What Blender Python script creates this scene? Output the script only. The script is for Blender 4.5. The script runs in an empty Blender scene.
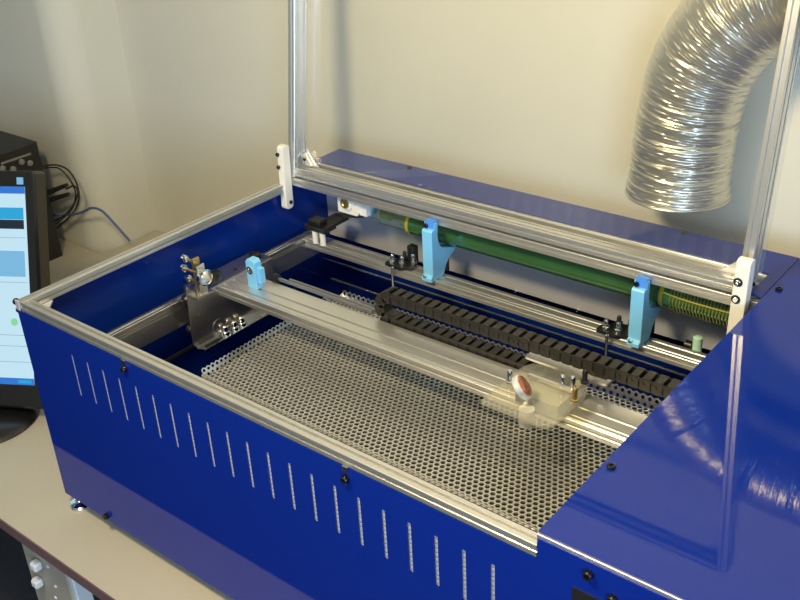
import bpy, bmesh, math, random
from mathutils import Vector, Matrix
random.seed(4)
S = 0.001
C = bpy.context.scene.collection
sc = bpy.context.scene
R = math.radians

# ---------------- camera ----------------
cd = bpy.data.cameras.new('camera')
cam = bpy.data.objects.new('camera', cd)
C.objects.link(cam)
cd.sensor_width = 36.0
cd.lens = 991.2 / 800 * 36
cd.clip_start = 0.02
yaw, pit, rol = .7007, .4926, -.0539
F = Vector((-math.sin(yaw) * math.cos(pit), math.cos(yaw) * math.cos(pit), -math.sin(pit)))
Rr = Vector((math.cos(yaw), math.sin(yaw), 0))
U = Rr.cross(F)
R2 = Rr * math.cos(rol) + U * math.sin(rol)
U2 = U * math.cos(rol) - Rr * math.sin(rol)
m = Matrix((R2, U2, -F)).transposed().to_4x4()
m.translation = Vector((1.6107, -.7984, .8413))
cam.matrix_world = m
sc.camera = cam

# ---------------- light and exposure ----------------
sc.view_settings.view_transform = 'Standard'
sc.view_settings.look = 'None'
sc.view_settings.gamma = 1
sc.view_settings.use_curve_mapping = False
sc.view_settings.exposure = 0.0
w = bpy.data.worlds.new('world')
sc.world = w
w.use_nodes = True
w.node_tree.nodes['Background'].inputs[0].default_value = (.75, .8, 1, 1)
w.node_tree.nodes['Background'].inputs[1].default_value = 0.3


def area(name, loc, target, sx, sy, power, col):
    l = bpy.data.lights.new(name, 'AREA')
    l.shape = 'RECTANGLE'
    l.size = sx
    l.size_y = sy
    l.energy = power
    l.color = col
    o = bpy.data.objects.new(name, l)
    C.objects.link(o)
    o.location = loc
    d = Vector(target) - Vector(loc)
    o.rotation_euler = d.to_track_quat('-Z', 'Y').to_euler()
    return o


area('spot_lamp_light', (0.62, -0.6, 1.28), (1.25, 1.0, 0.25), 0.40, 0.25, 42, (1.0, .83, .50))
area('ceiling_lamp_light', (1.0, -1.7, 1.86), (1.0, -1.7, 0), 0.35, 0.6, 8, (1.0, .88, .68))
area('window_daylight', (3.5, -2.8, 0.7), (-.5, .8, 0.1), 1.6, 1.3, 122, (.52, .73, 1.0))


# ---------------- materials ----------------
def mat(name, col, rough=.5, metal=0.0, coat=0.0, emis=None, es=1.0, bump=None, var=0.0, vscale=20, trans=0.0, spec=None, crough=.03):
    m = bpy.data.materials.new(name)
    m.use_nodes = True
    nt = m.node_tree
    b = nt.nodes['Principled BSDF']
    b.inputs['Base Color'].default_value = (*col, 1)
    b.inputs['Roughness'].default_value = rough
    b.inputs['Metallic'].default_value = metal
    b.inputs['Coat Weight'].default_value = coat
    b.inputs['Coat Roughness'].default_value = crough
    b.inputs['Transmission Weight'].default_value = trans
    if spec is not None:
        b.inputs['Specular IOR Level'].default_value = spec
    if emis:
        b.inputs['Emission Color'].default_value = (*emis, 1)
        b.inputs['Emission Strength'].default_value = es
    tc = nt.nodes.new('ShaderNodeTexCoord')
    if var:
        n = nt.nodes.new('ShaderNodeTexNoise')
        n.inputs['Scale'].default_value = vscale
        n.inputs['Detail'].default_value = 5
        nt.links.new(tc.outputs['Object'], n.inputs['Vector'])
        mx = nt.nodes.new('ShaderNodeMix')
        mx.data_type = 'RGBA'
        mx.inputs[6].default_value = (*[c * (1 - var) for c in col], 1)
        mx.inputs[7].default_value = (*[min(1, c * (1 + var)) for c in col], 1)
        nt.links.new(n.outputs['Fac'], mx.inputs[0])
        nt.links.new(mx.outputs[2], b.inputs['Base Color'])
    if bump:
        n = nt.nodes.new('ShaderNodeTexNoise')
        n.inputs['Scale'].default_value = bump[0]
        n.inputs['Detail'].default_value = 3
        nt.links.new(tc.outputs['Object'], n.inputs['Vector'])
        bp = nt.nodes.new('ShaderNodeBump')
        bp.inputs['Strength'].default_value = bump[1]
        bp.inputs['Distance'].default_value = .002
        nt.links.new(n.outputs['Fac'], bp.inputs['Height'])
        nt.links.new(bp.outputs['Normal'], b.inputs['Normal'])
    return m


M = {}
M['wall'] = mat('wall_paint', (.67, .64, .54), .85, var=.02, vscale=3, bump=(60, .15))
M['floor'] = mat('floor_carpet', (.045, .045, .05), .95, var=.3, vscale=40)
M['ceil'] = mat('ceiling_paint', (.75, .74, .70), .9, var=.02)
M['desk'] = mat('desk_laminate', (.50, .455, .36), .42, var=.03, vscale=60)
M['edge'] = mat('desk_edge', (.16, .09, .09), .45, var=.1)
M['blue'] = mat('blue_enamel', (.003, .020, .225), .38, coat=.75, crough=.02, var=.04, vscale=6, spec=0.0)
M['bluein'] = mat('blue_enamel_matte', (.003, .022, .20), .45, coat=.35, crough=.12, var=.05, vscale=8, spec=0.0)
M['alu'] = mat('anodised_aluminium', (.74, .73, .70), .33, metal=.85, var=.04, vscale=30)
M['alu2'] = mat('brushed_aluminium', (.66, .65, .62), .26, metal=.95, var=.06, vscale=40)
M['grey'] = mat('grey_sheet', (.56, .57, .62), .4, metal=.35, var=.05, vscale=12)
M['dsteel'] = mat('dark_steel', (.50, .49, .48), .27, metal=.95, var=.1, vscale=10)
M['chrome'] = mat('polished_steel', (.82, .82, .80), .12, metal=1.0, var=.02)
M['mesh'] = mat('perforated_steel', (.62, .61, .58), .42, metal=.7, var=.05, vscale=15)
M['black'] = mat('black_plastic', (.012, .012, .013), .35, var=.2)
M['chain'] = mat('chain_plastic', (.016, .014, .011), .5, var=.25, vscale=30)
M['screw'] = mat('black_screw', (.012, .012, .015), .3, metal=.4, var=.2)
M['cyan'] = mat('light_blue_acrylic', (.20, .55, .90), .38, var=.04, vscale=10, coat=.2)
M['cyan2'] = mat('blue_acrylic', (.07, .27, .80), .38, var=.04, coat=.2)
M['white'] = mat('white_nylon', (.78, .75, .69), .5, var=.03)
M['copper'] = mat('copper_mirror', (.60, .22, .12), .25, metal=.7, var=.08)
M['brass'] = mat('brass', (.55, .40, .15), .3, metal=.9, var=.08)
M['monitor'] = mat('monitor_plastic', (.010, .009, .009), .3, coat=.3, var=.2)
M['box'] = mat('box_plastic', (.016, .016, .015), .5, var=.2, vscale=50)
M['lens'] = mat('satin_steel', (.85, .85, .86), .38, metal=.6, var=.03)
M['knob'] = mat('grey_plastic', (.22, .22, .23), .4, var=.1)
M['cable'] = mat('black_cable', (.02, .019, .016), .45, var=.1)
M['cableb'] = mat('blue_cable', (.10, .14, .28), .45, var=.1)
M['green'] = mat('green_tube', (.028, .095, .028), .12, coat=1.0, var=.25, vscale=12)
M['greenl'] = mat('pale_green', (.45, .70, .55), .3, var=.1)
M['yell'] = mat('amber_ring', (.35, .30, .03), .3, var=.1)
M['coil'] = mat('olive_coil', (.16, .20, .05), .3, metal=.3, var=.2, vscale=80)
M['strip'] = mat('cream_plastic', (.42, .36, .28), .5, var=.05)
M['plug'] = mat('white_plastic', (.75, .76, .78), .4, var=.02)
M['teal'] = mat('teal_cover', (.03, .10, .12), .3, var=.1)


def emis(name, col, s):
    m = mat(name, (.01, .01, .01), .2)
    b = m.node_tree.nodes['Principled BSDF']
    b.inputs['Emission Color'].default_value = (*col, 1)
    b.inputs['Emission Strength'].default_value = s
    n = m.node_tree.nodes.new('ShaderNodeTexNoise')
    n.inputs['Scale'].default_value = 30
    return m


M['scr'] = emis('screen_white', (.60, .86, 1), .88)
M['scrblue'] = emis('screen_blue', (.03, .25, .9), .7)
M['scrcyan'] = emis('screen_cyan', (.02, .45, .85), .8)
M['scrdark'] = emis('screen_dark', (.01, .03, .06), .5)
M['scrpale'] = emis('screen_pale', (.22, .55, .85), .85)
M['scrline'] = emis('screen_line', (.40, .62, .80), .7)
M['scrgreen'] = emis('screen_green', (.30, .85, .45), .8)


def pane_mat(name, tint, refl, haze):
    m = bpy.data.materials.new(name)
    m.use_nodes = True
    nt = m.node_tree
    nt.nodes.clear()
    out = nt.nodes.new('ShaderNodeOutputMaterial')
    tr = nt.nodes.new('ShaderNodeBsdfTransparent')
    tr.inputs[0].default_value = (*tint, 1)
    gl = nt.nodes.new('ShaderNodeBsdfGlossy')
    gl.inputs['Roughness'].default_value = .03
    df = nt.nodes.new('ShaderNodeBsdfDiffuse')
    df.inputs[0].default_value = (.8, .8, .78, 1)
    fr = nt.nodes.new('ShaderNodeFresnel')
    ge = nt.nodes.new('ShaderNodeNewGeometry')
    io = nt.nodes.new('ShaderNodeMapRange')      # same reflectance on both sides of the sheet
    io.inputs['To Min'].default_value = 1.49
    io.inputs['To Max'].default_value = 1 / 1.49
    nt.links.new(ge.outputs['Backfacing'], io.inputs['Value'])
    nt.links.new(io.outputs['Result'], fr.inputs[0])
    n = nt.nodes.new('ShaderNodeTexNoise')
    tc = nt.nodes.new('ShaderNodeTexCoord')
    n.inputs['Scale'].default_value = 3.5
    nt.links.new(tc.outputs['Object'], n.inputs['Vector'])
    mm = nt.nodes.new('ShaderNodeMath')
    mm.operation = 'MULTIPLY'
    mm.inputs[1].default_value = haze * 2
    nt.links.new(n.outputs['Fac'], mm.inputs[0])
    m1 = nt.nodes.new('ShaderNodeMixShader')
    nt.links.new(mm.outputs[0], m1.inputs[0])
    nt.links.new(tr.outputs[0], m1.inputs[1])
    nt.links.new(df.outputs[0], m1.inputs[2])
    k = nt.nodes.new('ShaderNodeMath')
    k.operation = 'MULTIPLY'
    k.inputs[1].default_value = refl
    nt.links.new(fr.outputs[0], k.inputs[0])
    m2 = nt.nodes.new('ShaderNodeMixShader')
    nt.links.new(k.outputs[0], m2.inputs[0])
    nt.links.new(m1.outputs[0], m2.inputs[1])
    nt.links.new(gl.outputs[0], m2.inputs[2])
    nt.links.new(m2.outputs[0], out.inputs[0])
    return m


M['pane'] = pane_mat('clear_acrylic', (.97, .97, .96), .8, .03)
M['head'] = pane_mat('clear_acrylic_plate', (.93, .90, .76), 1.4, .11)
M['tubeglass'] = pane_mat('tube_glass', (.80, .92, .84), 1.2, .06)


# ---------------- mesh helpers (all in millimetres, world axes) ----------------
class MB:
    def __init__(s):
        s.v = []
        s.f = []

    def add(s, v, f):
        o = len(s.v)
        s.v += [Vector(p) for p in v]
        s.f += [[i + o for i in q] for q in f]
        return s

    def box(s, a, b, c=0):
        x0, y0, z0 = [min(p, q) for p, q in zip(a, b)]
        x1, y1, z1 = [max(p, q) for p, q in zip(a, b)]
        if c:   # chamfered vertical edges and top rim
            c = min(c, (x1 - x0) / 3, (y1 - y0) / 3, (z1 - z0) / 3)
            def ring(i, z):
                return [(x0 + c + 0, y0 + i, z), (x1 - c, y0 + i, z), (x1 - i, y0 + c, z), (x1 - i, y1 - c, z),
                        (x1 - c, y1 - i, z), (x0 + c, y1 - i, z), (x0 + i, y1 - c, z), (x0 + i, y0 + c, z)]
            rs = [ring(c * .7, z0), ring(0, z0 + c), ring(0, z1 - c), ring(c * .7, z1)]
            v = [p for r in rs for p in r]
            f = [list(range(7, -1, -1)), list(range(24, 32))]
            for k in range(3):
                for i in range(8):
                    j = (i + 1) % 8
                    f.append([k * 8 + i, k * 8 + j, k * 8 + 8 + j, k * 8 + 8 + i])
            return s.add(v, f)
        v = [(x, y, z) for z in (z0, z1) for x, y in ((x0, y0), (x1, y0), (x1, y1), (x0, y1))]
        return s.add(v, [[3, 2, 1, 0], [4, 5, 6, 7], [0, 1, 5, 4], [1, 2, 6, 5], [2, 3, 7, 6], [3, 0, 4, 7]])

    def prism(s, poly, axis, lo, hi):
        """poly: 2D list in the two remaining axes (xy order), extruded along axis"""
        n = len(poly)
        v = []
        for t in (lo, hi):
            for a, b in poly:
                v.append({'x': (t, a, b), 'y': (a, t, b), 'z': (a, b, t)}[axis])
        return s.add(v, [list(range(n - 1, -1, -1)), list(range(n, 2 * n))] + [[i, (i + 1) % n, n + (i + 1) % n, n + i] for i in range(n)])

    def cyl(s, p, q, r, n=20, r2=None, cap=True):
        p = Vector(p)
        q = Vector(q)
        r2 = r if r2 is None else r2
        d = (q - p).normalized()
        a = d.orthogonal().normalized()
        b = d.cross(a)
        v = []
        for c, rr in ((p, r), (q, r2)):
            for i in range(n):
                t = 2 * math.pi * i / n
                v.append(c + a * rr * math.cos(t) + b * rr * math.sin(t))
        f = [[i, (i + 1) % n, n + (i + 1) % n, n + i] for i in range(n)]
        if cap:
            f += [list(range(n - 1, -1, -1)), list(range(n, 2 * n))]
        return s.add(v, f)

    def lathe(s, p, d, prof, n=28):
        """prof: (distance along d, radius)"""
        p = Vector(p)
        d = Vector(d).normalized()
        a = d.orthogonal().normalized()
        b = d.cross(a)
        v = []
        for h, rr in prof:
            for i in range(n):
                t = 2 * math.pi * i / n
                v.append(p + d * h + a * rr * math.cos(t) + b * rr * math.sin(t))
        f = []
        for k in range(len(prof) - 1):
            for i in range(n):
                j = (i + 1) % n
                f.append([k * n + i, k * n + j, k * n + n + j, k * n + n + i])
        f += [list(range(n - 1, -1, -1)), list(range((len(prof) - 1) * n, len(prof) * n))]
        return s.add(v, f)

    def tube(s, pts, r, n=10, sub=8):
        P = spline(pts, sub)
        a = None
        rings = []
        for i, c in enumerate(P):
            d = (P[min(i + 1, len(P) - 1)] - P[max(i - 1, 0)]).normalized()
            a = d.orthogonal().normalized() if a is None else (a - d * a.dot(d)).normalized()
            b = d.cross(a)
            rings.append([c + a * r * math.cos(2 * math.pi * k / n) + b * r * math.sin(2 * math.pi * k / n) for k in range(n)])
        v = [p for q in rings for p in q]
        f = []
        for i in range(len(P) - 1):
            for k in range(n):
                j = (k + 1) % n
                f.append([i * n + k, i * n + j, i * n + n + j, i * n + n + k])
        f += [list(range(n - 1, -1, -1)), list(range((len(P) - 1) * n, len(P) * n))]
        return s.add(v, f)

    def map(s, fn):
        s.v = [Vector(fn(p)) for p in s.v]
        return s

    def build(s, name, material, parent=None, smooth=False, bevel=0, label=None):
        org = Vector((0, 0, 0))
        p = parent
        while p:
            org = org + p.location
            p = p.parent
        me = bpy.data.meshes.new(name)
        me.from_pydata([v * S - org for v in s.v], [], s.f)
        me.materials.append(M[material] if isinstance(material, str) else material)
        bm = bmesh.new()
        bm.from_mesh(me)
        bmesh.ops.recalc_face_normals(bm, faces=bm.faces)
        bm.to_mesh(me)
        bm.free()
        if smooth:
            me.polygons.foreach_set('use_smooth', [True] * len(me.polygons))
            try:
                me.set_sharp_from_angle(angle=R(38))
            except Exception:
                pass
        me.update()
        o = bpy.data.objects.new(name, me)
        C.objects.link(o)
        o.parent = parent
        if bevel:
            b = o.modifiers.new('bevel', 'BEVEL')
            b.width = bevel * S
            b.segments = 2
            b.limit_method = 'ANGLE'
            b.angle_limit = R(40)
        if label:
            o['label'] = label
        return o


def spline(pts, sub):
    P = [Vector(p) for p in pts]
    P = [P[0] * 2 - P[1]] + P + [P[-1] * 2 - P[-2]]
    out = []
    for i in range(1, len(P) - 2):
        for k in range(sub):
            t = k / sub
            a, b, c, d = P[i - 1], P[i], P[i + 1], P[i + 2]
            out.append(.5 * ((2 * b) + (c - a) * t + (2 * a - 5 * b + 4 * c - d) * t * t + (3 * b - a - 3 * c + d) * t ** 3))
    out.append(P[-2])
    return out


def thing(name, label, cat, loc=(0, 0, 0), group=None):
    o = bpy.data.objects.new(name, None)
    o.empty_display_size = .05
    C.objects.link(o)
    o.location = Vector(loc) * S
    o['label'] = label
    o['category'] = cat
    if group:
        o['group'] = group
    return o


def struct(name, mb, m):
    o = mb.build(name, m)
    o['kind'] = 'structure'
    return o


def slotted(w, h, gx=None, gz=None, o=6.0, dpt=5.5):
    """closed 2D outline of a T-slot extrusion, origin at its lower left corner"""
    gx = gx if gx is not None else [10 + 20 * k for k in range(int(w // 20))]
    gz = gz if gz is not None else [10 + 20 * k for k in range(int(h // 20))]
    H = o / 2
    lip = 1.6
    pr = [(-H, 0), (-H, lip), (-H - 2.2, lip + .2), (-H + .3, dpt), (H - .3, dpt), (H + 2.2, lip + .2), (H, lip), (H, 0)]
    c = .9
    P = [(c, 0)]
    for g in gx:
        P += [(g + a, b) for a, b in pr]
    P += [(w - c, 0), (w, c)]
    for g in gz:
        P += [(w - b, g + a) for a, b in pr]
    P += [(w, h - c), (w - c, h)]
    for g in reversed(gx):
        P += [(g - a, h - b) for a, b in pr]
    P += [(c, h), (0, h - c)]
    for g in reversed(gz):
        P += [(b, g - a) for a, b in pr]
    P += [(0, c)]
    return P


def ext_x(x0, x1, y, z, w, h, **k):
    return MB().prism([(a + y, b + z) for a, b in slotted(w, h, **k)], 'x', x0, x1)


def ext_y(y0, y1, x, z, w, h, **k):
    return MB().prism([(a + x, b + z) for a, b in slotted(w, h, **k)], 'y', y0, y1)


screw_cache = {}


def screw(parent, pos, d, r=5.0, h=4.5, m='screw', name='screw', washer=False, label=None):
    """socket cap screw whose head stands h off the surface at pos along d"""
    key = (r, h, m, tuple(round(c, 3) for c in d), washer)
    if key not in screw_cache:
        mb = MB().lathe((0, 0, 0), d, [(-.5, r * 1.25 if washer else r * .9), (h * .15, r * 1.25 if washer else r), (h * .2, r), (h * .8, r), (h, r * .8), (h, r * .45), (h * .55, r * .42)], 18)
        me = mb.build(name, m, None, smooth=True)
        screw_cache[key] = me.data
        bpy.data.objects.remove(me)
    o = bpy.data.objects.new(name, screw_cache[key])
    C.objects.link(o)
    o.parent = parent
    org = Vector((0, 0, 0))
    p = parent
    while p:
        org = org + p.location
        p = p.parent
    o.location = Vector(pos) * S - org
    if label:
        o['label'] = label
    return o


# ---------------- the room ----------------
ZD = -491           # desk surface
ZF = -1230
struct('wall_back', MB().box((-990, 1030, ZF), (4100, 1130, 2000)), 'wall')
struct('wall_left', MB().prism([(-1088, 812)] + [(-988 - 90 + 90 * math.sin(R(t)), 812 + 90 - 90 * math.cos(R(t))) for t in range(0, 91, 5)] + [(-988, 1130), (-1088, 1130)], 'z', ZF, 2000), 'wall')
struct('wall_side', MB().box((-3100, 812, ZF), (-1088, 912, 2000)), 'wall')
struct('wall_far', MB().box((-3200, -4000, ZF), (-3100, 912, 2000)), 'wall')
struct('wall_right', MB().box((4000, -4000, ZF), (4100, 1030, 2000)), 'wall')
struct('wall_front', MB().box((-3200, -4100, ZF), (4100, -4000, 2000)), 'wall')
struct('floor', MB().box((-3200, -4100, ZF - 50), (4100, 1130, ZF)), 'floor')
struct('ceiling', MB().box((-3200, -4100, 2000), (4100, 1130, 2050)), 'ceil')

# ---------------- desk ----------------
desk = thing('desk', 'long beige laminate desk with dark edge carrying the blue laser cutter', 'desk', (400, 400, ZF))
MB().box((-2400, -110, ZD - 26), (-984, 808, ZD)).box((-984, -110, ZD - 26), (2300, 1028, ZD)).build('desktop', 'desk', desk)
MB().box((-2400, -113, ZD - 27), (2300, -110, ZD - .5)).build('edge_band', 'edge', desk, label='dark edge band')
for x in (-900, 2200):
    MB().box((x, 20, ZF), (x + 50, 70, ZD - 26)).build('leg', 'dsteel', desk)

# ---------------- laser cutter ----------------
W = 1133
XR = 1720
YB = 903
ZB = -456
lc = thing('laser_cutter', 'open blue laser cutter with aluminium rails and raised clear lid on desk', 'laser cutter', (860, 450, ZD))

# front panel with a row of ventilation slots, one mesh
fp = MB()
slots = [(291.6 + 45.76 * k) for k in range(-3, 18)]
zt, zb_ = -65, -155.5


def fbox(x0, x1, z0, z1):
    fp.box((x0, -1.2, z0), (x1, .9, z1))


fbox(-1, XR, ZB, zb_)
fbox(-1, W + 2, zt, -20.5)
fbox(W + 2, XR, zt, 13)
xs = [-1] + [x for s_ in slots for x in (s_ - 3.4, s_ + 3.4)] + [XR]
for i in range(0, len(xs), 2):
    fbox(xs[i], xs[i + 1], zb_, zt)
front = fp.build('front_panel', 'blue', lc)
# pale perforated strip, added behind the slots to make them look lit
gi = MB()
for k in range(-3, 18):
    x = 291.6 + 45.76 * k
    n = 13
    for j in range(n):
        z0 = zb_ - 6 + j * 8.1
        gi.box((x - 9, 1.4, z0), (x + 9, 2.6, z0 + 5.6))
        gi.box((x - 9, 1.4, z0 + 5.6), (x - 4.0, 2.6, z0 + 8.1))
        gi.box((x + 1.2, 1.4, z0 + 5.6), (x + 9, 2.6, z0 + 8.1))
gi.build('added_slot_strip', 'grey', lc, label='added pale perforated strip making the front slots look lit')
MB().box((-1.2, 1, ZB), (1.0, YB, -20.5)).build('side_panel', 'bluein', lc)
MB().box((XR - 2, 1, ZB), (XR, YB, 18)).build('side_panel', 'blue', lc)
MB().box((1, YB - 2, ZB), (XR - 2, YB, 17)).build('rear_panel', 'bluein', lc)
MB().box((1, 1, ZB), (XR - 2, YB - 2, ZB + 3)).build('base_panel', 'bluein', lc)
tp = MB().box((W, 4, 18), (XR, YB, 20)).build('right_top_panel', 'blue', lc)
MB().prism([(6, 812), (1110, 812), (1110, 722), (W - 1.2, 722), (W - 1.2, YB), (6, YB)], 'z', 18, 20).build('rear_top_panel', 'blue', lc)
# frame extrusions
ext_x(20, W, 0, -20, 20, 20).build('front_rail', 'alu', lc)
ext_y(0, 689, 0, -20, 20, 20).build('left_rail', 'alu', lc)
ext_x(W, XR - 4, 1.2, -2.5, 20, 20).build('front_rail', 'alu', lc)
ext_x(20, W, 717, -10, 20, 20).build('hinge_beam', 'alu', lc)
ext_x(4, W, 800, -2.5, 20, 20).build('rear_rail', 'alu', lc)
# corner plates
MB().prism([(20, 20), (62, 20), (20, 62)], 'z', -24, -20.5).build('corner_plate', 'grey', lc)
MB().box((-2, -2, -20), (10, 1, 1.5), 1).build('corner_cap', 'grey', lc)
# feet
ft = MB().lathe((18, 14, ZD + .5), (0, 0, 1), [(0, 21), (4, 22), (8, 20), (9, 9), (11, 6), (35, 6)], 24)
foot = ft.build('foot', 'chrome', lc, smooth=True, label='round levelling foot at the near left corner')
for x, y in ((1690, 30), (1690, 870), (30, 870)):
    f2 = foot.copy()
    f2.location = Vector((x - 26, y - 22, 0)) * S
    C.objects.link(f2)
    del f2['label']
# screws on the panels
screw(lc, (1146, 163, 20), (0, 0, 1), 6)
screw(lc, (1146, 763, 20), (0, 0, 1), 6)
screw(lc, (238, 889, 20), (0, 0, 1), 6)
screw(lc, (915, 889, 20), (0, 0, 1), 6)
for p in ((321, -35), (822, -40), (1207, -4), (146, -444), (1240, -24), (890, -444)):
    screw(lc, (p[0], -1.2, p[1]), (0, -1, 0), 6.5, 8)
for x in (321, 822):
    MB().box((x - 5, -4, -28), (x + 5, -1.2, -18)).build('clip', 'chrome', lc)
screw(lc, (-1.5, 3, -6), (-1, 0, 0), 6.5, 8)
screw(lc, (-1.2, 5, -24), (-1, 0, 0), 6.5, 8)
screw(lc, (-1.2, 12, -180), (-1, 0, 0), 6, 6)
# black recessed opening at the front right
bo = MB()
bo.box((1186, -3, -150), (1330, -1.3, -36))
bo.build('control_recess', 'black', lc)
# interior: Y rail on the left, rear cross beam, grey sheet
MB().prism([(a + 44, b - 185) for a, b in slotted(20, 60, gz=[47], gx=[10], o=9, dpt=6)], 'y', 22, 760).build('guide_rail', 'alu2', lc)
ext_x(64, 1500, 698, -152, 40, 20).build('tube_beam', 'alu', lc)
MB().box((2, 848, -195), (1500, 852, -60)).box((2, 848, -195), (1500, 872, -191)).build('baffle_sheet', 'grey', lc)
MB().box((78, 30, -236), (81, 640, -228)).build('drive_belt', 'black', lc)
for k, x in enumerate((561, 716)):
    screw(lc, (x, 844, -190), (0, -1, 0), 4, 3, m='chrome')
# bolts below the rear beam
for (y, z) in ((800, -235), (820, -300)):
    MB().cyl((20, y, z), (1200, y, z), 3.2, 10).build('rod', 'alu2', lc, smooth=True)


# hinges
def hinge(x0, x1, lab):
    n = 10
    y0, y1, z0, z1 = 691, 714.5, -62, 92
    poly = []
    r = 8
    def arc(cy, cz, a0, a1):
        for i in range(6):
            t = R(a0 + (a1 - a0) * i / 5)
            poly.append((cy + r * math.cos(t), cz + r * math.sin(t)))
    arc(y0 + r, z0 + r, 180, 270)
    arc(y1 - r, z0 + r, 270, 360)
    arc(y1 - r, z1 - r, 0, 90)
    arc(y0 + r, z1 - r, 90, 180)
    lean = math.tan(R(4))
    poly2 = [(y + (z - z0) * lean * .5 - 3, z) for y, z in poly]
    h = MB().prism(poly2, 'x', x0, x1).build('hinge', 'white', lc, bevel=1.5, label=lab)
    return h


h1 = hinge(7, 25, 'left white plastic hinge block')
for z in (72, 42):
    screw(h1, (11, 689 + (z + 62) * .035 - 1.5, z), (0, -1, 0), 4.5, 5, name='bolt')
screw(h1, (25, 702, -46), (1, 0, 0), 4.5, 4, name='bolt')
h2 = hinge(1091, 1116, 'right white plastic hinge block')
for z in (52, 20):
    screw(h2, (1099, 689 + (z + 62) * .035 - 1.0, z), (0, -1, 0), 5, 4, m='chrome', name='bolt')
    MB().lathe((1099, 689 + (z + 62) * .035 - 1.3, z), (0, -1, 0), [(0, 8), (1.4, 8), (1.6, 7)], 18).build('washer', 'black', h2)
screw(h2, (1116, 702, -46), (1, 0, 0), 4.5, 4, name='bolt')

# the raised lid
LEAN = R(8)
LY, LZ = 716, 14


def lidmap(p):  # (x, depth, up) -> world
    x, d, u = p
    return (x, LY + d * math.cos(LEAN) + u * math.sin(LEAN), LZ - d * math.sin(LEAN) + u * math.cos(LEAN))


lid = MB().prism([(a, b + 2) for a, b in slotted(40, 20)], 'x', 32, 1088).map(lidmap).build('lid', 'alu', lc, label='raised lid frame of aluminium extrusion')
MB().prism([(a, b + 718) for a, b in slotted(40, 20)], 'x', 32, 1088).map(lidmap).build('lid_rail', 'alu', lid)
for x in (12, 1088):
    MB().prism([(a + x, b) for a, b in slotted(20, 40)], 'z', 0, 738).map(lidmap).build('lid_post', 'alu', lid)
MB().box((6, 41, -4), (1114, 44, 740)).map(lidmap).build('lid_pane', 'pane', lid, label='clear acrylic lid pane')
MB().prism([(1086, 23), (1086, 62), (1042, 23)], 'y', 38, 40.8).map(lidmap).build('gusset', 'grey', lid)
MB().prism([(34, 23), (34, 62), (72, 23)], 'y', 38, 40.8).map(lidmap).build('gusset', 'grey', lid)
for x in (34, 1086):
    MB().prism([(x, 714), (x, 678), (x + (38 if x < 500 else -38), 714)], 'y', 38, 40.8).map(lidmap).build('gusset', 'grey', lid)
bl = MB().box((32, 12, 22), (36, 30, 58)).map(lidmap)
bl.prism([(36, 22.2), (40, 22.2), (40, 54), (36, 58)], 'y', 14, 28)
MB().prism([(32, 50), (35, 52), (58, 25), (55, 22.5)], 'y', 20, 36).map(lidmap).build('corner_bracket', 'alu2', lid)
screw(lid, lidmap((46, 20, 40)), (0.3, -1, .3), 3.5, 3)
screw(lid, lidmap((1108, 20, 20)), (1, 0, 0), 4, 4)


# blue acrylic clamps that carry the tube
def clamp(x):
    # side profile in (y, z)
    P = [(684, -132), (684, -124), (691, -118), (691, -18), (694, -14), (701, -14), (701, 0), (712, 0), (714, -8), (712, -30), (715, -48),
         (722, -60), (733, -68), (745, -72), (757, -77), (766, -80.5), (776, -82), (770, -90), (752, -96), (738, -112), (730, -132)]
    c = MB().prism(P, 'x', x, x + 26).build('tube_clamp', 'cyan', lc, bevel=1.2)
    MB().box((x + 3, 700.5, -16), (x + 25, 714, 4)).build('clamp_hook', 'cyan2', c)
    MB().box((x + 6, 734, -81), (x + 20, 795, -88)).build('cradle', 'cyan2', c, bevel=1)
    screw(c, (x + 8, 687.5, -123), (0, 0, 1), 5.5, 4, m='chrome', name='bolt')
    screw(c, (x + 6, 700.5, -8), (0, -1, .1), 5, 5, name='bolt')
    MB().cyl((x + 20, 748, -128), (x + 20, 748, -100), 6, 12).build('leveling_bolt', 'black', c, smooth=True)
    return c


clamp(424)
clamp(907)


# adjusters on the rear beam
def adjuster(x, y=706):
    a = MB().prism([(x - 30, y - 10), (x + 14, y - 14), (x + 38, y + 6), (x + 26, y + 38), (x - 4, y + 34), (x - 30, y + 8)], 'z', -131.5, -124)
    a = a.build('adjuster', 'black', lc, bevel=1, label='black adjuster plate with silver screws on rear beam')
    for dx, dy in ((-14, -2), (10, 2), (24, 24), (0, 24)):
        MB().lathe((x + dx, y + dy, -124), (0, 0, 1), [(0, 8), (7, 8), (8, 4.5), (19, 4.5), (21, 3)], 16).build('adjuster_screw', 'chrome' if dx != 0 else 'black', a, smooth=True)
    MB().cyl((x - 2, y - 18, -210), (x - 2, y - 18, -126), 3.5, 12).build('adjuster_rod', 'chrome', a, smooth=True)
    return a


ad1 = adjuster(342)
MB().box((348, 730, -130), (368, 748, -88), 2).build('adjuster_block', 'black', ad1)
adjuster(868)
# small pale green fitting on the right of the rear beam
MB().lathe((1013, 765, -160), (0, 0, 1), [(0, 11), (6, 11), (9, 9), (40, 9), (42, 6)], 18).build('water_fitting', 'greenl', lc, smooth=True)
MB().cyl((990, 765, -142), (1003, 765, -142), 9, 14).build('fitting_nut', 'black', lc, smooth=True)
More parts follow.
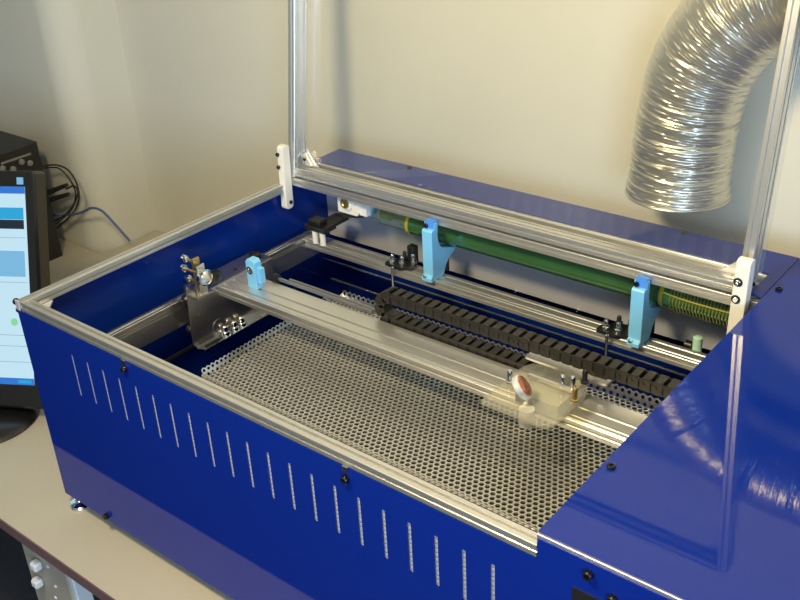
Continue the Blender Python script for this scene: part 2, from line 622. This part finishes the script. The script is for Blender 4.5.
# corner mirror mount at the rear left
cm = MB().box((72, 692, -100), (136, 736, -88), 2).box((84, 736, -100), (126, 790, -92)).build('mirror_bracket', 'black', lc, label='black bracket on two white standoffs')
for x, y in ((98, 700), (122, 700), (80, 735)):
    MB().cyl((x, y, -132), (x, y, -100), 7, 14).build('standoff', 'white', cm, smooth=True)
MB().box((80, 698, -88), (116, 728, -76), 2).build('motor_cap', 'black', cm)
mh = MB().prism([(142, -56), (200, -56), (206, -48), (206, -10), (196, -2), (150, -2), (142, -10)], 'y', 738, 752).build('mirror_holder', 'white', lc, bevel=1.5, label='white mirror holder with brass centre under the hinge beam')
MB().lathe((170, 738, -28), (0, -1, 0), [(0, 19), (3, 19), (4, 16)], 24).build('holder_ring', 'plug', mh, smooth=True)
MB().lathe((170, 734, -28), (0, -1, 0), [(0, 12), (3, 12), (4, 7), (3, 6)], 20).build('holder_centre', 'brass', mh, smooth=True)
MB().box((206, 742, -52), (226, 756, -20)).build('holder_arm', 'plug', mh)
MB().prism([(130, 742), (150, 742), (194, 768), (184, 774)], 'z', -72, -64).build('holder_strut', 'black', mh)

# ---------------- laser tube ----------------
TY, TZ = 776, -52
lt = thing('laser_tube', 'long green glass laser tube held by two blue clamps behind rear beam', 'laser tube', (700, TY, TZ))
MB().lathe((330, TY, TZ), (1, 0, 0), [(0, 20), (4, 27), (900, 27), (904, 20)], 32).build('outer_glass', 'green', lt, smooth=True)
MB().lathe((222, TY, TZ), (1, 0, 0), [(0, 8), (3, 16), (20, 17), (24, 24), (104, 24), (108, 14)], 28).build('electrode_end', 'tubeglass', lt, smooth=True, label='clear glass electrode end')
MB().lathe((240, TY, TZ), (1, 0, 0), [(0, 6), (4, 12), (30, 12), (34, 6), (60, 6), (64, 15), (98, 15), (100, 5)], 20).build('electrode', 'coil', lt, smooth=True)
for x in (330, 934):
    MB().lathe((x, TY, TZ), (1, 0, 0), [(0, 27.2), (1, 28.3), (7, 28.3), (8, 27.2)], 30).build('tube_ring', 'yell', lt, smooth=True)
pts = []
for i in range(0, 240):
    t = i / 8 * 2 * math.pi
    pts.append((955 + i * .8, TY + 29 * math.cos(t), TZ - 2 + 29 * math.sin(t)))
MB().tube(pts, 1.6, 6, 1).build('coil', 'coil', lt, smooth=True)
MB().tube([(942, TY - 27, TZ + 14), (1000, TY - 28, TZ + 10), (1130, TY - 27, TZ + 10)], 1.8, 8).build('wire', 'yell', lt, smooth=True)
MB().lathe((196, TY, TZ), (1, 0, 0), [(0, 12), (2, 15), (18, 15), (26, 9)], 20).build('end_cap', 'cyan', lt, smooth=True)

# ---------------- perforated bed ----------------
bed = thing('perforated_bed', 'perforated steel cutting bed inside the open laser cutter', 'cutting bed', (620, 420, -240))


def perf(origin, du, dv, nu, nv, pitch, hole, thick):
    """plate of hexagonal cells with hexagonal holes; du, dv unit vectors"""
    du = Vector(du).normalized()
    dv = Vector(dv).normalized()
    nn = du.cross(dv)
    o = Vector(origin)
    V = []
    Fc = []
    idx = {}

    def key(p, lev):
        k = (round(p.x * 20), round(p.y * 20), round(p.z * 20), lev)
        if k not in idx:
            idx[k] = len(V)
            V.append(p - nn * thick * lev)
        return idx[k]
    Ro = pitch / math.sqrt(3)
    for j in range(nv):
        for i in range(nu):
            c = o + du * (pitch * (i + .5 * (j % 2))) + dv * (pitch * .8660254 * j)
            oc = []
            ic = []
            ib = []
            for k in range(6):
                a = R(60 * k + 30)
                d = du * math.cos(a) + dv * math.sin(a)
                oc.append(key(c + d * Ro, 0))
                ic.append(len(V))
                V.append(c + d * hole)
                ib.append(len(V))
                V.append(c + d * hole - nn * thick)
            for k in range(6):
                l = (k + 1) % 6
                Fc.append([oc[k], oc[l], ic[l], ic[k]])
                Fc.append([ic[k], ic[l], ib[l], ib[k]])
    mb = MB()
    mb.v = V
    mb.f = Fc
    return mb


PT = 11.6
perf((222, 236, -215), (1, 0, 0), (0, 1, 0), 92, 40, PT, 4.9, 3).build('bed_sheet', 'mesh', bed)
perf((214, 236, -216), (0, 1, 0), (-.6, 0, 1), 34, 2, PT, 3.4, 2).build('side_flange', 'alu2', bed)
perf((222, 641, -216), (1, 0, 0), (0, .45, 1), 92, 2, PT * 1.2, 4.0, 2).build('rear_flange', 'alu2', bed)
MB().box((226, 240, -262), (1280, 630, -258)).build('added_black_sheet', 'black', bed)  # black sheet put in below the bed to make its holes look dark
MB().box((215, 232, -240), (1290, 234, -212)).build('front_lip', 'mesh', bed)
for x in (230, 1270):
    MB().box((x, 240, ZB + 4), (x + 20, 620, -224)).build('bed_support', 'bluein', bed)

# ---------------- gantry ----------------
ga = thing('gantry', 'wide aluminium gantry beam crossing above the perforated bed', 'gantry', (95, 430, -150))
MB().prism([(a + 395, b - 137) for a, b in slotted(82, 22, gx=[15, 41], gz=[11], o=6, dpt=5)], 'x', 97, 1500).build('beam', 'alu', ga)
MB().box((97, 399, -116.2), (1500, 401, -113.5)).build('beam_ridge', 'alu', ga)
# steel end plate (y, z)
ep = MB().prism([(309, -219), (314, -88), (318, -84), (324, -92), (338, -108), (352, -113), (390, -113), (560, -116), (560, -232), (320, -232)], 'x', 93, 97)
ep = ep.build('end_plate', 'dsteel', ga, bevel=.8, label='dark polished steel end plate')
MB().prism([(93, 314), (118, 322), (118, 556), (93, 560)], 'z', -234, -230).build('plate_flange', 'chrome', ep)
MB().box((104, 330, -229.8), (112, 372, -229)).build('flange_slot', 'black', ep)
for y in (392, 418, 440):
    MB().lathe((106, y, -230), (0, 0, 1), [(0, 10), (8, 10), (9, 6), (20, 6), (22, 4)], 16).build('bolt', 'chrome', ep, smooth=True)
MB().cyl((97.5, 382, -206), (99, 382, -206), 16, 20).build('plate_washer', 'dsteel', ep, smooth=True)
MB().box((40, 352, -117), (93, 560, -113)).build('top_plate', 'dsteel', ga)
MB().box((36, 352, -150), (40, 560, -113)).build('rear_plate', 'dsteel', ga)
for y in (326, 470, 540):
    for z in (-123, -195):
        MB().lathe((68, y, z), (1, 0, 0), [(0, 9), (2, 11), (10, 11), (12, 9), (24, 5)], 18).build('wheel', 'black', ga, smooth=True)
MB().lathe((60, 420, -113), (0, 0, 1), [(0, 14), (10, 14), (12, 8)], 18).build('top_bolt', 'black', ga, smooth=True)
MB().lathe((74, 530, -113), (0, 0, 1), [(0, 14), (14, 14), (16, 8)], 18).build('top_bolt', 'black', ga, smooth=True)
# belt clamp block in light blue
bb = MB().prism([(156, -115), (183, -115), (183, -54), (178, -48), (161, -48), (156, -54)], 'y', 430, 450).build('belt_block', 'cyan', ga, bevel=1.2, label='light blue acrylic block')
MB().lathe((168, 430, -72), (0, -1, 0), [(0, 9), (1.5, 9), (1.6, 5), (.6, 4)], 18).build('block_bolt', 'chrome', bb, smooth=True)
MB().box((183, 436, -100), (193, 448, -66)).build('block_tab', 'cyan', bb)
MB().cyl((190, 486, -110), (455, 486, -110), 4.5, 12).build('rod', 'dsteel', ga, smooth=True)
MB().cyl((190, 520, -128), (700, 520, -128), 4.5, 12).build('rod', 'dsteel', ga, smooth=True)
MB().lathe((180, 486, -110), (1, 0, 0), [(0, 10), (12, 10), (14, 6)], 16).build('rod_nut', 'black', ga, smooth=True)
# first mirror with three adjusting knobs
mm = MB().box((93, 340, -110), (99, 358, -30), .8).build('mirror_mount', 'brass', ga, label='brass and steel mirror mount with three knobs')
MB().box((103, 340, -110), (107, 362, -44), .8).build('mount_plate', 'alu2', mm)
MB().lathe((107, 354, -72), (1, 0, 0), [(0, 18), (9, 18), (10, 15), (9.4, 14)], 26).build('mirror_ring', 'chrome', mm, smooth=True)
for y, z in ((347, -38), (341, -58), (347, -84)):
    MB().cyl((70, y, z), (103, y, z), 3, 12).build('knob_shaft', 'brass', mm, smooth=True)
    MB().lathe((60, y, z), (1, 0, 0), [(0, 6), (1, 8), (8, 8), (9, 5), (12, 5)], 18).build('knob', 'chrome', mm, smooth=True)
MB().box((84, 326, -115), (112, 372, -110)).build('mount_foot', 'alu2', mm)

# ---------------- laser head ----------------
hd = thing('laser_carriage', 'laser carriage with clear acrylic plate and copper mirror riding on the gantry', 'laser head', (900, 400, -110))


def roundpoly(P, r, n=6):
    out = []
    for i, (rr) in enumerate(r):
        a = Vector(P[i - 1] + (0,))
        b = Vector(P[i] + (0,))
        c = Vector(P[(i + 1) % len(P)] + (0,))
        u = (a - b).normalized()
        v = (c - b).normalized()
        p0 = b + u * rr
        p1 = b + v * rr
        for k in range(n + 1):
            t = k / n
            q = p0 * (1 - t) ** 2 + b * 2 * t * (1 - t) + p1 * t * t
            out.append((q.x, q.y))
    return out


hp = MB().prism(roundpoly([(832, 312), (966, 310), (970, 470), (832, 470)], [6, 22, 70, 40]), 'z', -86, -80)
hp.build('head_plate', 'head', hd, bevel=.8, label='clear acrylic plate with rounded corners')
MB().prism(roundpoly([(812, 482), (975, 482), (975, 528), (812, 510)], [4, 10, 14, 4]), 'z', -92, -87).build('carriage_plate', 'alu', hd, bevel=.6)
MB().box((926, 495, -86.8), (966, 507, -86.2)).build('plate_slot', 'black', hd)
MB().box((870, 380, -112), (940, 470, -88)).build('carriage_block', 'grey', hd, bevel=1)
MB().lathe((907, 338, -112), (0, 0, 1), [(0, 10), (2, 13), (30, 13), (32, 13)], 24).build('lens_tube', 'lens', hd, smooth=True)
mp = Vector((892, 352, -50))
ax = R2 * .56 - U2 * .83
md = (-F * .42 + (R2 * .83 + U2 * .56) * .908).normalized()
bx = md.cross(ax).normalized()
MB().lathe(mp - md * 9, md, [(0, 20), (2, 22), (9, 22), (11, 20)], 30).build('mirror_ring', 'lens', hd, smooth=True)
mr = MB().lathe(mp + md * 2, md, [(0, 18.5), (1, 18.5), (2, 17)], 30)
mr.build('mirror', 'copper', hd, smooth=True, label='copper coloured mirror')
MB().box((880, 344, -80), (904, 362, -62), 2).build('mirror_base', 'alu2', hd)
for x, y, c in ((938, 430, 'chrome'), (922, 424, 'chrome'), (945, 458, 'black'), (842, 388, 'chrome'), (958, 402, 'brass')):
    MB().lathe((x, y, -80), (0, 0, 1), [(0, 7), (3, 7), (4, 4.5), (22, 4.5), (24, 3)], 16).build('standoff', c, hd, smooth=True)
MB().box((862, 440, -96), (925, 470, -88)).build('cable_clip', 'teal', hd, bevel=1)
MB().box((858, 418, -80), (948, 424, -74)).build('clip_bar', 'alu2', hd)

# ---------------- cable chain ----------------
ch = thing('cable_chain', 'black segmented cable chain looping above the gantry to the laser head', 'cable chain', (780, 490, -118))
PC = 21.0
zu, zl = -62, -116
rad = (zu - zl) / 2
path = []
x = 900.0
xe = 504.0
s = 0.0
# arc length parameterisation: lower run (to the left), half circle, upper run (to the right)
L1 = x - xe
L2 = math.pi * rad
L3 = 1240 - xe


def chain_at(s):
    if s < L1:
        return (x - s, zl, math.pi)
    if s < L1 + L2:
        a = (s - L1) / rad
        return (xe - rad * math.sin(a), (zl + zu) / 2 - rad * math.cos(a), math.pi - a)
    return (xe + (s - L1 - L2), zu, 0)


lk = MB()
for y in (-14.5, 11.5):
    lk.prism(roundpoly([(-11.5, -11), (11.5, -11), (11.5, 11), (-11.5, 11)], [7, 3, 3, 7], 3), 'y', y, y + 3)
for y in (-15.5, 14.5):
    lk.cyl((-4, y, 0), (-4, y + 1, 0), 4, 10)
lk.box((-5, -14, 9.5), (8.5, 14, 12.3))
lk.box((-7, -14, -12), (7, 14, -10))
L = lk.build('link', 'chain', None)
lm = L.data
bpy.data.objects.remove(L)
s = PC / 2
while s < L1 + L2 + L3:
    px, pz, a = chain_at(s)
    o = bpy.data.objects.new('chain_link', lm)
    C.objects.link(o)
    o.parent = ch
    o.location = Vector((px, 495, pz)) * S - ch.location
    # direction of travel
    p2 = chain_at(s + .5)
    ang = math.atan2(p2[1] - pz, p2[0] - px)
    # bars face outwards of the loop
    o.rotation_euler = (0, -ang, 0)
    o.scale = (1, 1, 1)
    s += PC
MB().box((895, 478, -106), (930, 503, -92)).build('end_bracket', 'chain', ch)

# ---------------- flexible duct ----------------
du = thing('exhaust_duct', 'crinkled silver flexible duct curving down in front of the back wall', 'duct', (880, 915, 90))
ctr = [(882, 918, 92), (884, 918, 160), (890, 918, 240), (905, 915, 330), (942, 915, 405), (1000, 915, 470), (1075, 915, 505), (1160, 915, 520), (1260, 915, 525)]
P = spline([(c[0] - 6, 932, c[2] - 8) for c in ctr], 60)
acc = [0]
for i in range(1, len(P)):
    acc.append(acc[-1] + (P[i] - P[i - 1]).length)
n = 96
V = []
rings = []
step = 1.2
t = 0
j = 0
creases = sorted(random.uniform(20, acc[-1]) for _ in range(16))
amp = [random.uniform(.3, 1.3) for _ in range(400)]
while t < acc[-1]:
    while acc[j + 1] < t:
        j += 1
    fr = (t - acc[j]) / (acc[j + 1] - acc[j])
    c = P[j].lerp(P[j + 1], fr)
    d = (P[j + 1] - P[j]).normalized()
    a = Vector((0, 1, 0))
    b = d.cross(a)
    ring = []
    for i in range(n):
        th = 2 * math.pi * i / n
        ph = t + th / (2 * math.pi) * 5.5
        cyc = ph / 5.5
        k = int(cyc)
        sgm = .5 - .5 * math.cos(2 * math.pi * cyc)
        rr = 95 + 0.38 * amp[k % 400] * (sgm - .5) + .7 * math.sin(th * 5 + k * 1.7) + .5 * math.sin(th * 11 + k * 2.9)
        for cr in creases:
            dd = abs(ph - cr - 5 * math.sin(th * 1.0 + cr))
            if dd < 4:
                rr -= 2.8 * (1 - dd / 4)
        if t < 40:
            rr += 4 * (1 - t / 40) + (1.6 if 8 < t < 14 or 24 < t < 28 else 0)
        ring.append(c + a * rr * math.cos(th) + b * rr * math.sin(th))
    rings.append(ring)
    t += step
nr = len(rings)
inner = []
mb = MB()
mb.v = [p for r in rings for p in r]
mb.f = [[i * n + k, i * n + (k + 1) % n, i * n + n + (k + 1) % n, i * n + n + k] for i in range(nr - 1) for k in range(n)]
M['foil'] = mat('aluminium_foil', (.64, .61, .53), .36, metal=1.0, var=.06, vscale=14, bump=(50, .08))
mb.build('duct_hose', 'foil', du, smooth=True)
c0 = P[0]
pts = [c0 + Vector((99 * math.cos(2 * math.pi * i / 40), 99 * math.sin(2 * math.pi * i / 40), 0)) for i in range(41)]
MB().tube(pts, 2.6, 8, 2).build('duct_rim', 'foil', du, smooth=True)

# ---------------- monitor ----------------
TH, TT = R(30), R(20)
dW = Vector((math.cos(TH), math.sin(TH), 0))
nW = Vector((math.sin(TH), -math.cos(TH), 0))
upv = Vector((-math.sin(TH) * math.sin(TT), math.cos(TH) * math.sin(TT), math.cos(TT)))
nv = dW.cross(upv) * 1.0
if nv.dot(nW) < 0:
    nv = -nv
P0 = Vector((-302, 152, -453))     # lower right front corner


def mon(p):   # (left from right edge is negative x, out of screen, up)
    return P0 + dW * p[0] + nv * p[1] + upv * p[2]


mo = thing('monitor', 'black monitor standing upright on desk with a bright web page', 'monitor', (-440, 80, ZD))
WW, HH = 355, 558
MB().box((-WW, -55, 0), (0, 0, HH), 6).map(mon).build('housing', 'monitor', mo)
MB().box((-WW + 25, .2, 58), (-25, 1.0, HH - 35)).map(mon).build('screen', 'scr', mo)
scr = mo.children[-1]
sx0, sx1 = -WW + 25, -25


def srect(x0, x1, u0, u1, m, name='screen_block', e=1.1):
    MB().box((x0, e, u0), (x1, e + .25, u1)).map(mon).build(name, m, scr)


TOPU = HH - 35
srect(sx0, sx1, 58, 74, 'scrblue', 'taskbar')
srect(sx1 - 40, sx1 - 6, 62, 70, 'scrcyan', 'tray_icon', 1.4)
srect(sx0, sx1, TOPU - 16, TOPU, 'scrblue', 'title_bar')
srect(sx0, sx1 - 6, TOPU - 75, TOPU - 48, 'scrcyan', 'page_banner')
srect(sx0, sx1 - 6, TOPU - 97, TOPU - 76, 'scrdark', 'page_menu')
srect(sx0, sx1 - 8, TOPU - 208, TOPU - 148, 'scrpale', 'page_picture')
for u in (TOPU - 118, TOPU - 222, 150, 112, 176):
    srect(sx0, sx1 - 4, u, u + 1.5, 'scrline', 'page_line')
mbd = MB().lathe((0, 0, 0), (0, 1, 0), [(1.1, 9), (1.4, 9)], 20)
mbd.map(lambda p: mon((sx1 - 42 + p[0], p[1], 208 + p[2]))).build('page_dot', 'scrgreen', scr)
MB().box((-44, .2, HH - 30), (-28, .8, HH - 14)).map(mon).build('logo_sticker', 'scrpale', mo)
st = MB().lathe((-437, 75, ZD), (0, 0, 1), [(0, 118), (4, 120), (12, 112), (20, 70), (24, 36)], 48).build('stand_foot', 'monitor', mo, smooth=True)
pbk = mon((-170, -50, 150))
MB().cyl((-455, 95, ZD + 20), tuple(pbk), 26, 20).build('stand_neck', 'monitor', mo, smooth=True)

# ---------------- black box behind the monitor ----------------
sp = thing('computer_box', 'tall black box with a row of small knobs on desk behind monitor', 'box', (-1200, 650, ZD))
MB().box((-1330, 440, ZD), (-1084, 731, -105), 4).build('case', 'box', sp)
for k, y in enumerate((520, 560, 600, 632, 664, 690)):
    MB().lathe((-1084, y, -150 - (k % 2) * 12), (1, 0, 0), [(0, 9), (6, 9), (8, 6)], 14).build('knob', 'knob', sp, smooth=True)
MB().box((-1084, 600, -138), (-1081, 700, -132)).build('label_strip', 'knob', sp)
MB().box((-1084, 520, -330), (-1081, 700, -200)).build('front_plate', 'monitor', sp)
MB().cyl((-1084, 640, -420), (-1080, 640, -420), 14, 20).build('port', 'monitor', sp, smooth=True)


# ---------------- cables ----------------
def px(u, v, y):
    """world point (mm) seen at photo position u, v on the plane at depth y"""
    d = F * 991.2 + R2 * (u - 400) - U2 * (v - 300)
    c = Vector((1610.7, -798.4, 841.3))
    return c + d * ((y - c.y) / d.y)


def cable(name, lab, pts, y0, y1, r, m):
    P = [px(u, v, y0 + (y1 - y0) * i / (len(pts) - 1)) for i, (u, v) in enumerate(pts)]
    o = MB().tube([tuple(p) for p in P], r, 8, 8).build(name, m, None, smooth=True)
    o['label'] = lab
    o['category'] = 'cable'


cable('cable', 'thin black cable in the outermost loop at the back of the black box', [(43, 166), (56, 165), (68, 170), (76, 182), (79, 196), (76, 208), (68, 218), (56, 229)], 745, 775, 2.6, 'cable')
cable('cable', 'thin dark cable arching inside the outer cable loop beside the black box', [(45, 168), (58, 168), (68, 177), (75, 190), (75, 200), (71, 211), (62, 219), (56, 224)], 760, 796, 2.4, 'cable')
cable('cable', 'black cable bending down from the plugs of the black box', [(66, 189), (74, 186), (78, 192), (74, 204), (66, 214), (55, 221)], 736, 742, 3, 'cable')
cable('cable', 'blue network cable running across the wall to the machine', [(54, 214), (66, 215), (80, 213), (92, 208), (102, 211), (112, 221), (122, 232), (130, 241)], 752, 800, 4, 'cableb')
for i, (u, v, u2, v2) in enumerate(((49, 192, 67, 185), (50, 200, 69, 194))):
    a, b = px(u, v, 735), px(u2, v2, 748)
    o = MB().cyl(tuple(a), tuple(b), 9, 12, 6).build('cable_plug', 'cable', None, smooth=True)
    o['label'] = ('upper' if i == 0 else 'lower') + ' black plug sticking out of the back of the black box'
    o['category'] = 'plug'

# ---------------- power strip below the desk ----------------
ps = thing('power_strip', 'cream power outlet strip with white plugs hanging below the desk edge', 'power strip', (0, -70, -700))
MB().box((-96, -80, -900), (70, -40, -519), 4).build('strip_body', 'strip', ps)
MB().box((70, -78, -900), (88, -42, -519), 3).build('cable_channel', 'plug', ps, label='pale side channel')
for px_, z in ((-30, -606), (-48, -664)):
    MB().box((px_ - 11, -100, z - 10), (px_ + 11, -80, z + 10), 4).build('plug', 'plug', ps)
for x_, z in ((-70, -560), (0, -600), (10, -650), (-60, -640), (-4, -690), (40, -690), (20, -750)):
    screw(ps, (x_, -80, z), (0, -1, 0), 4, 2, m='plug', name='screw_cap')
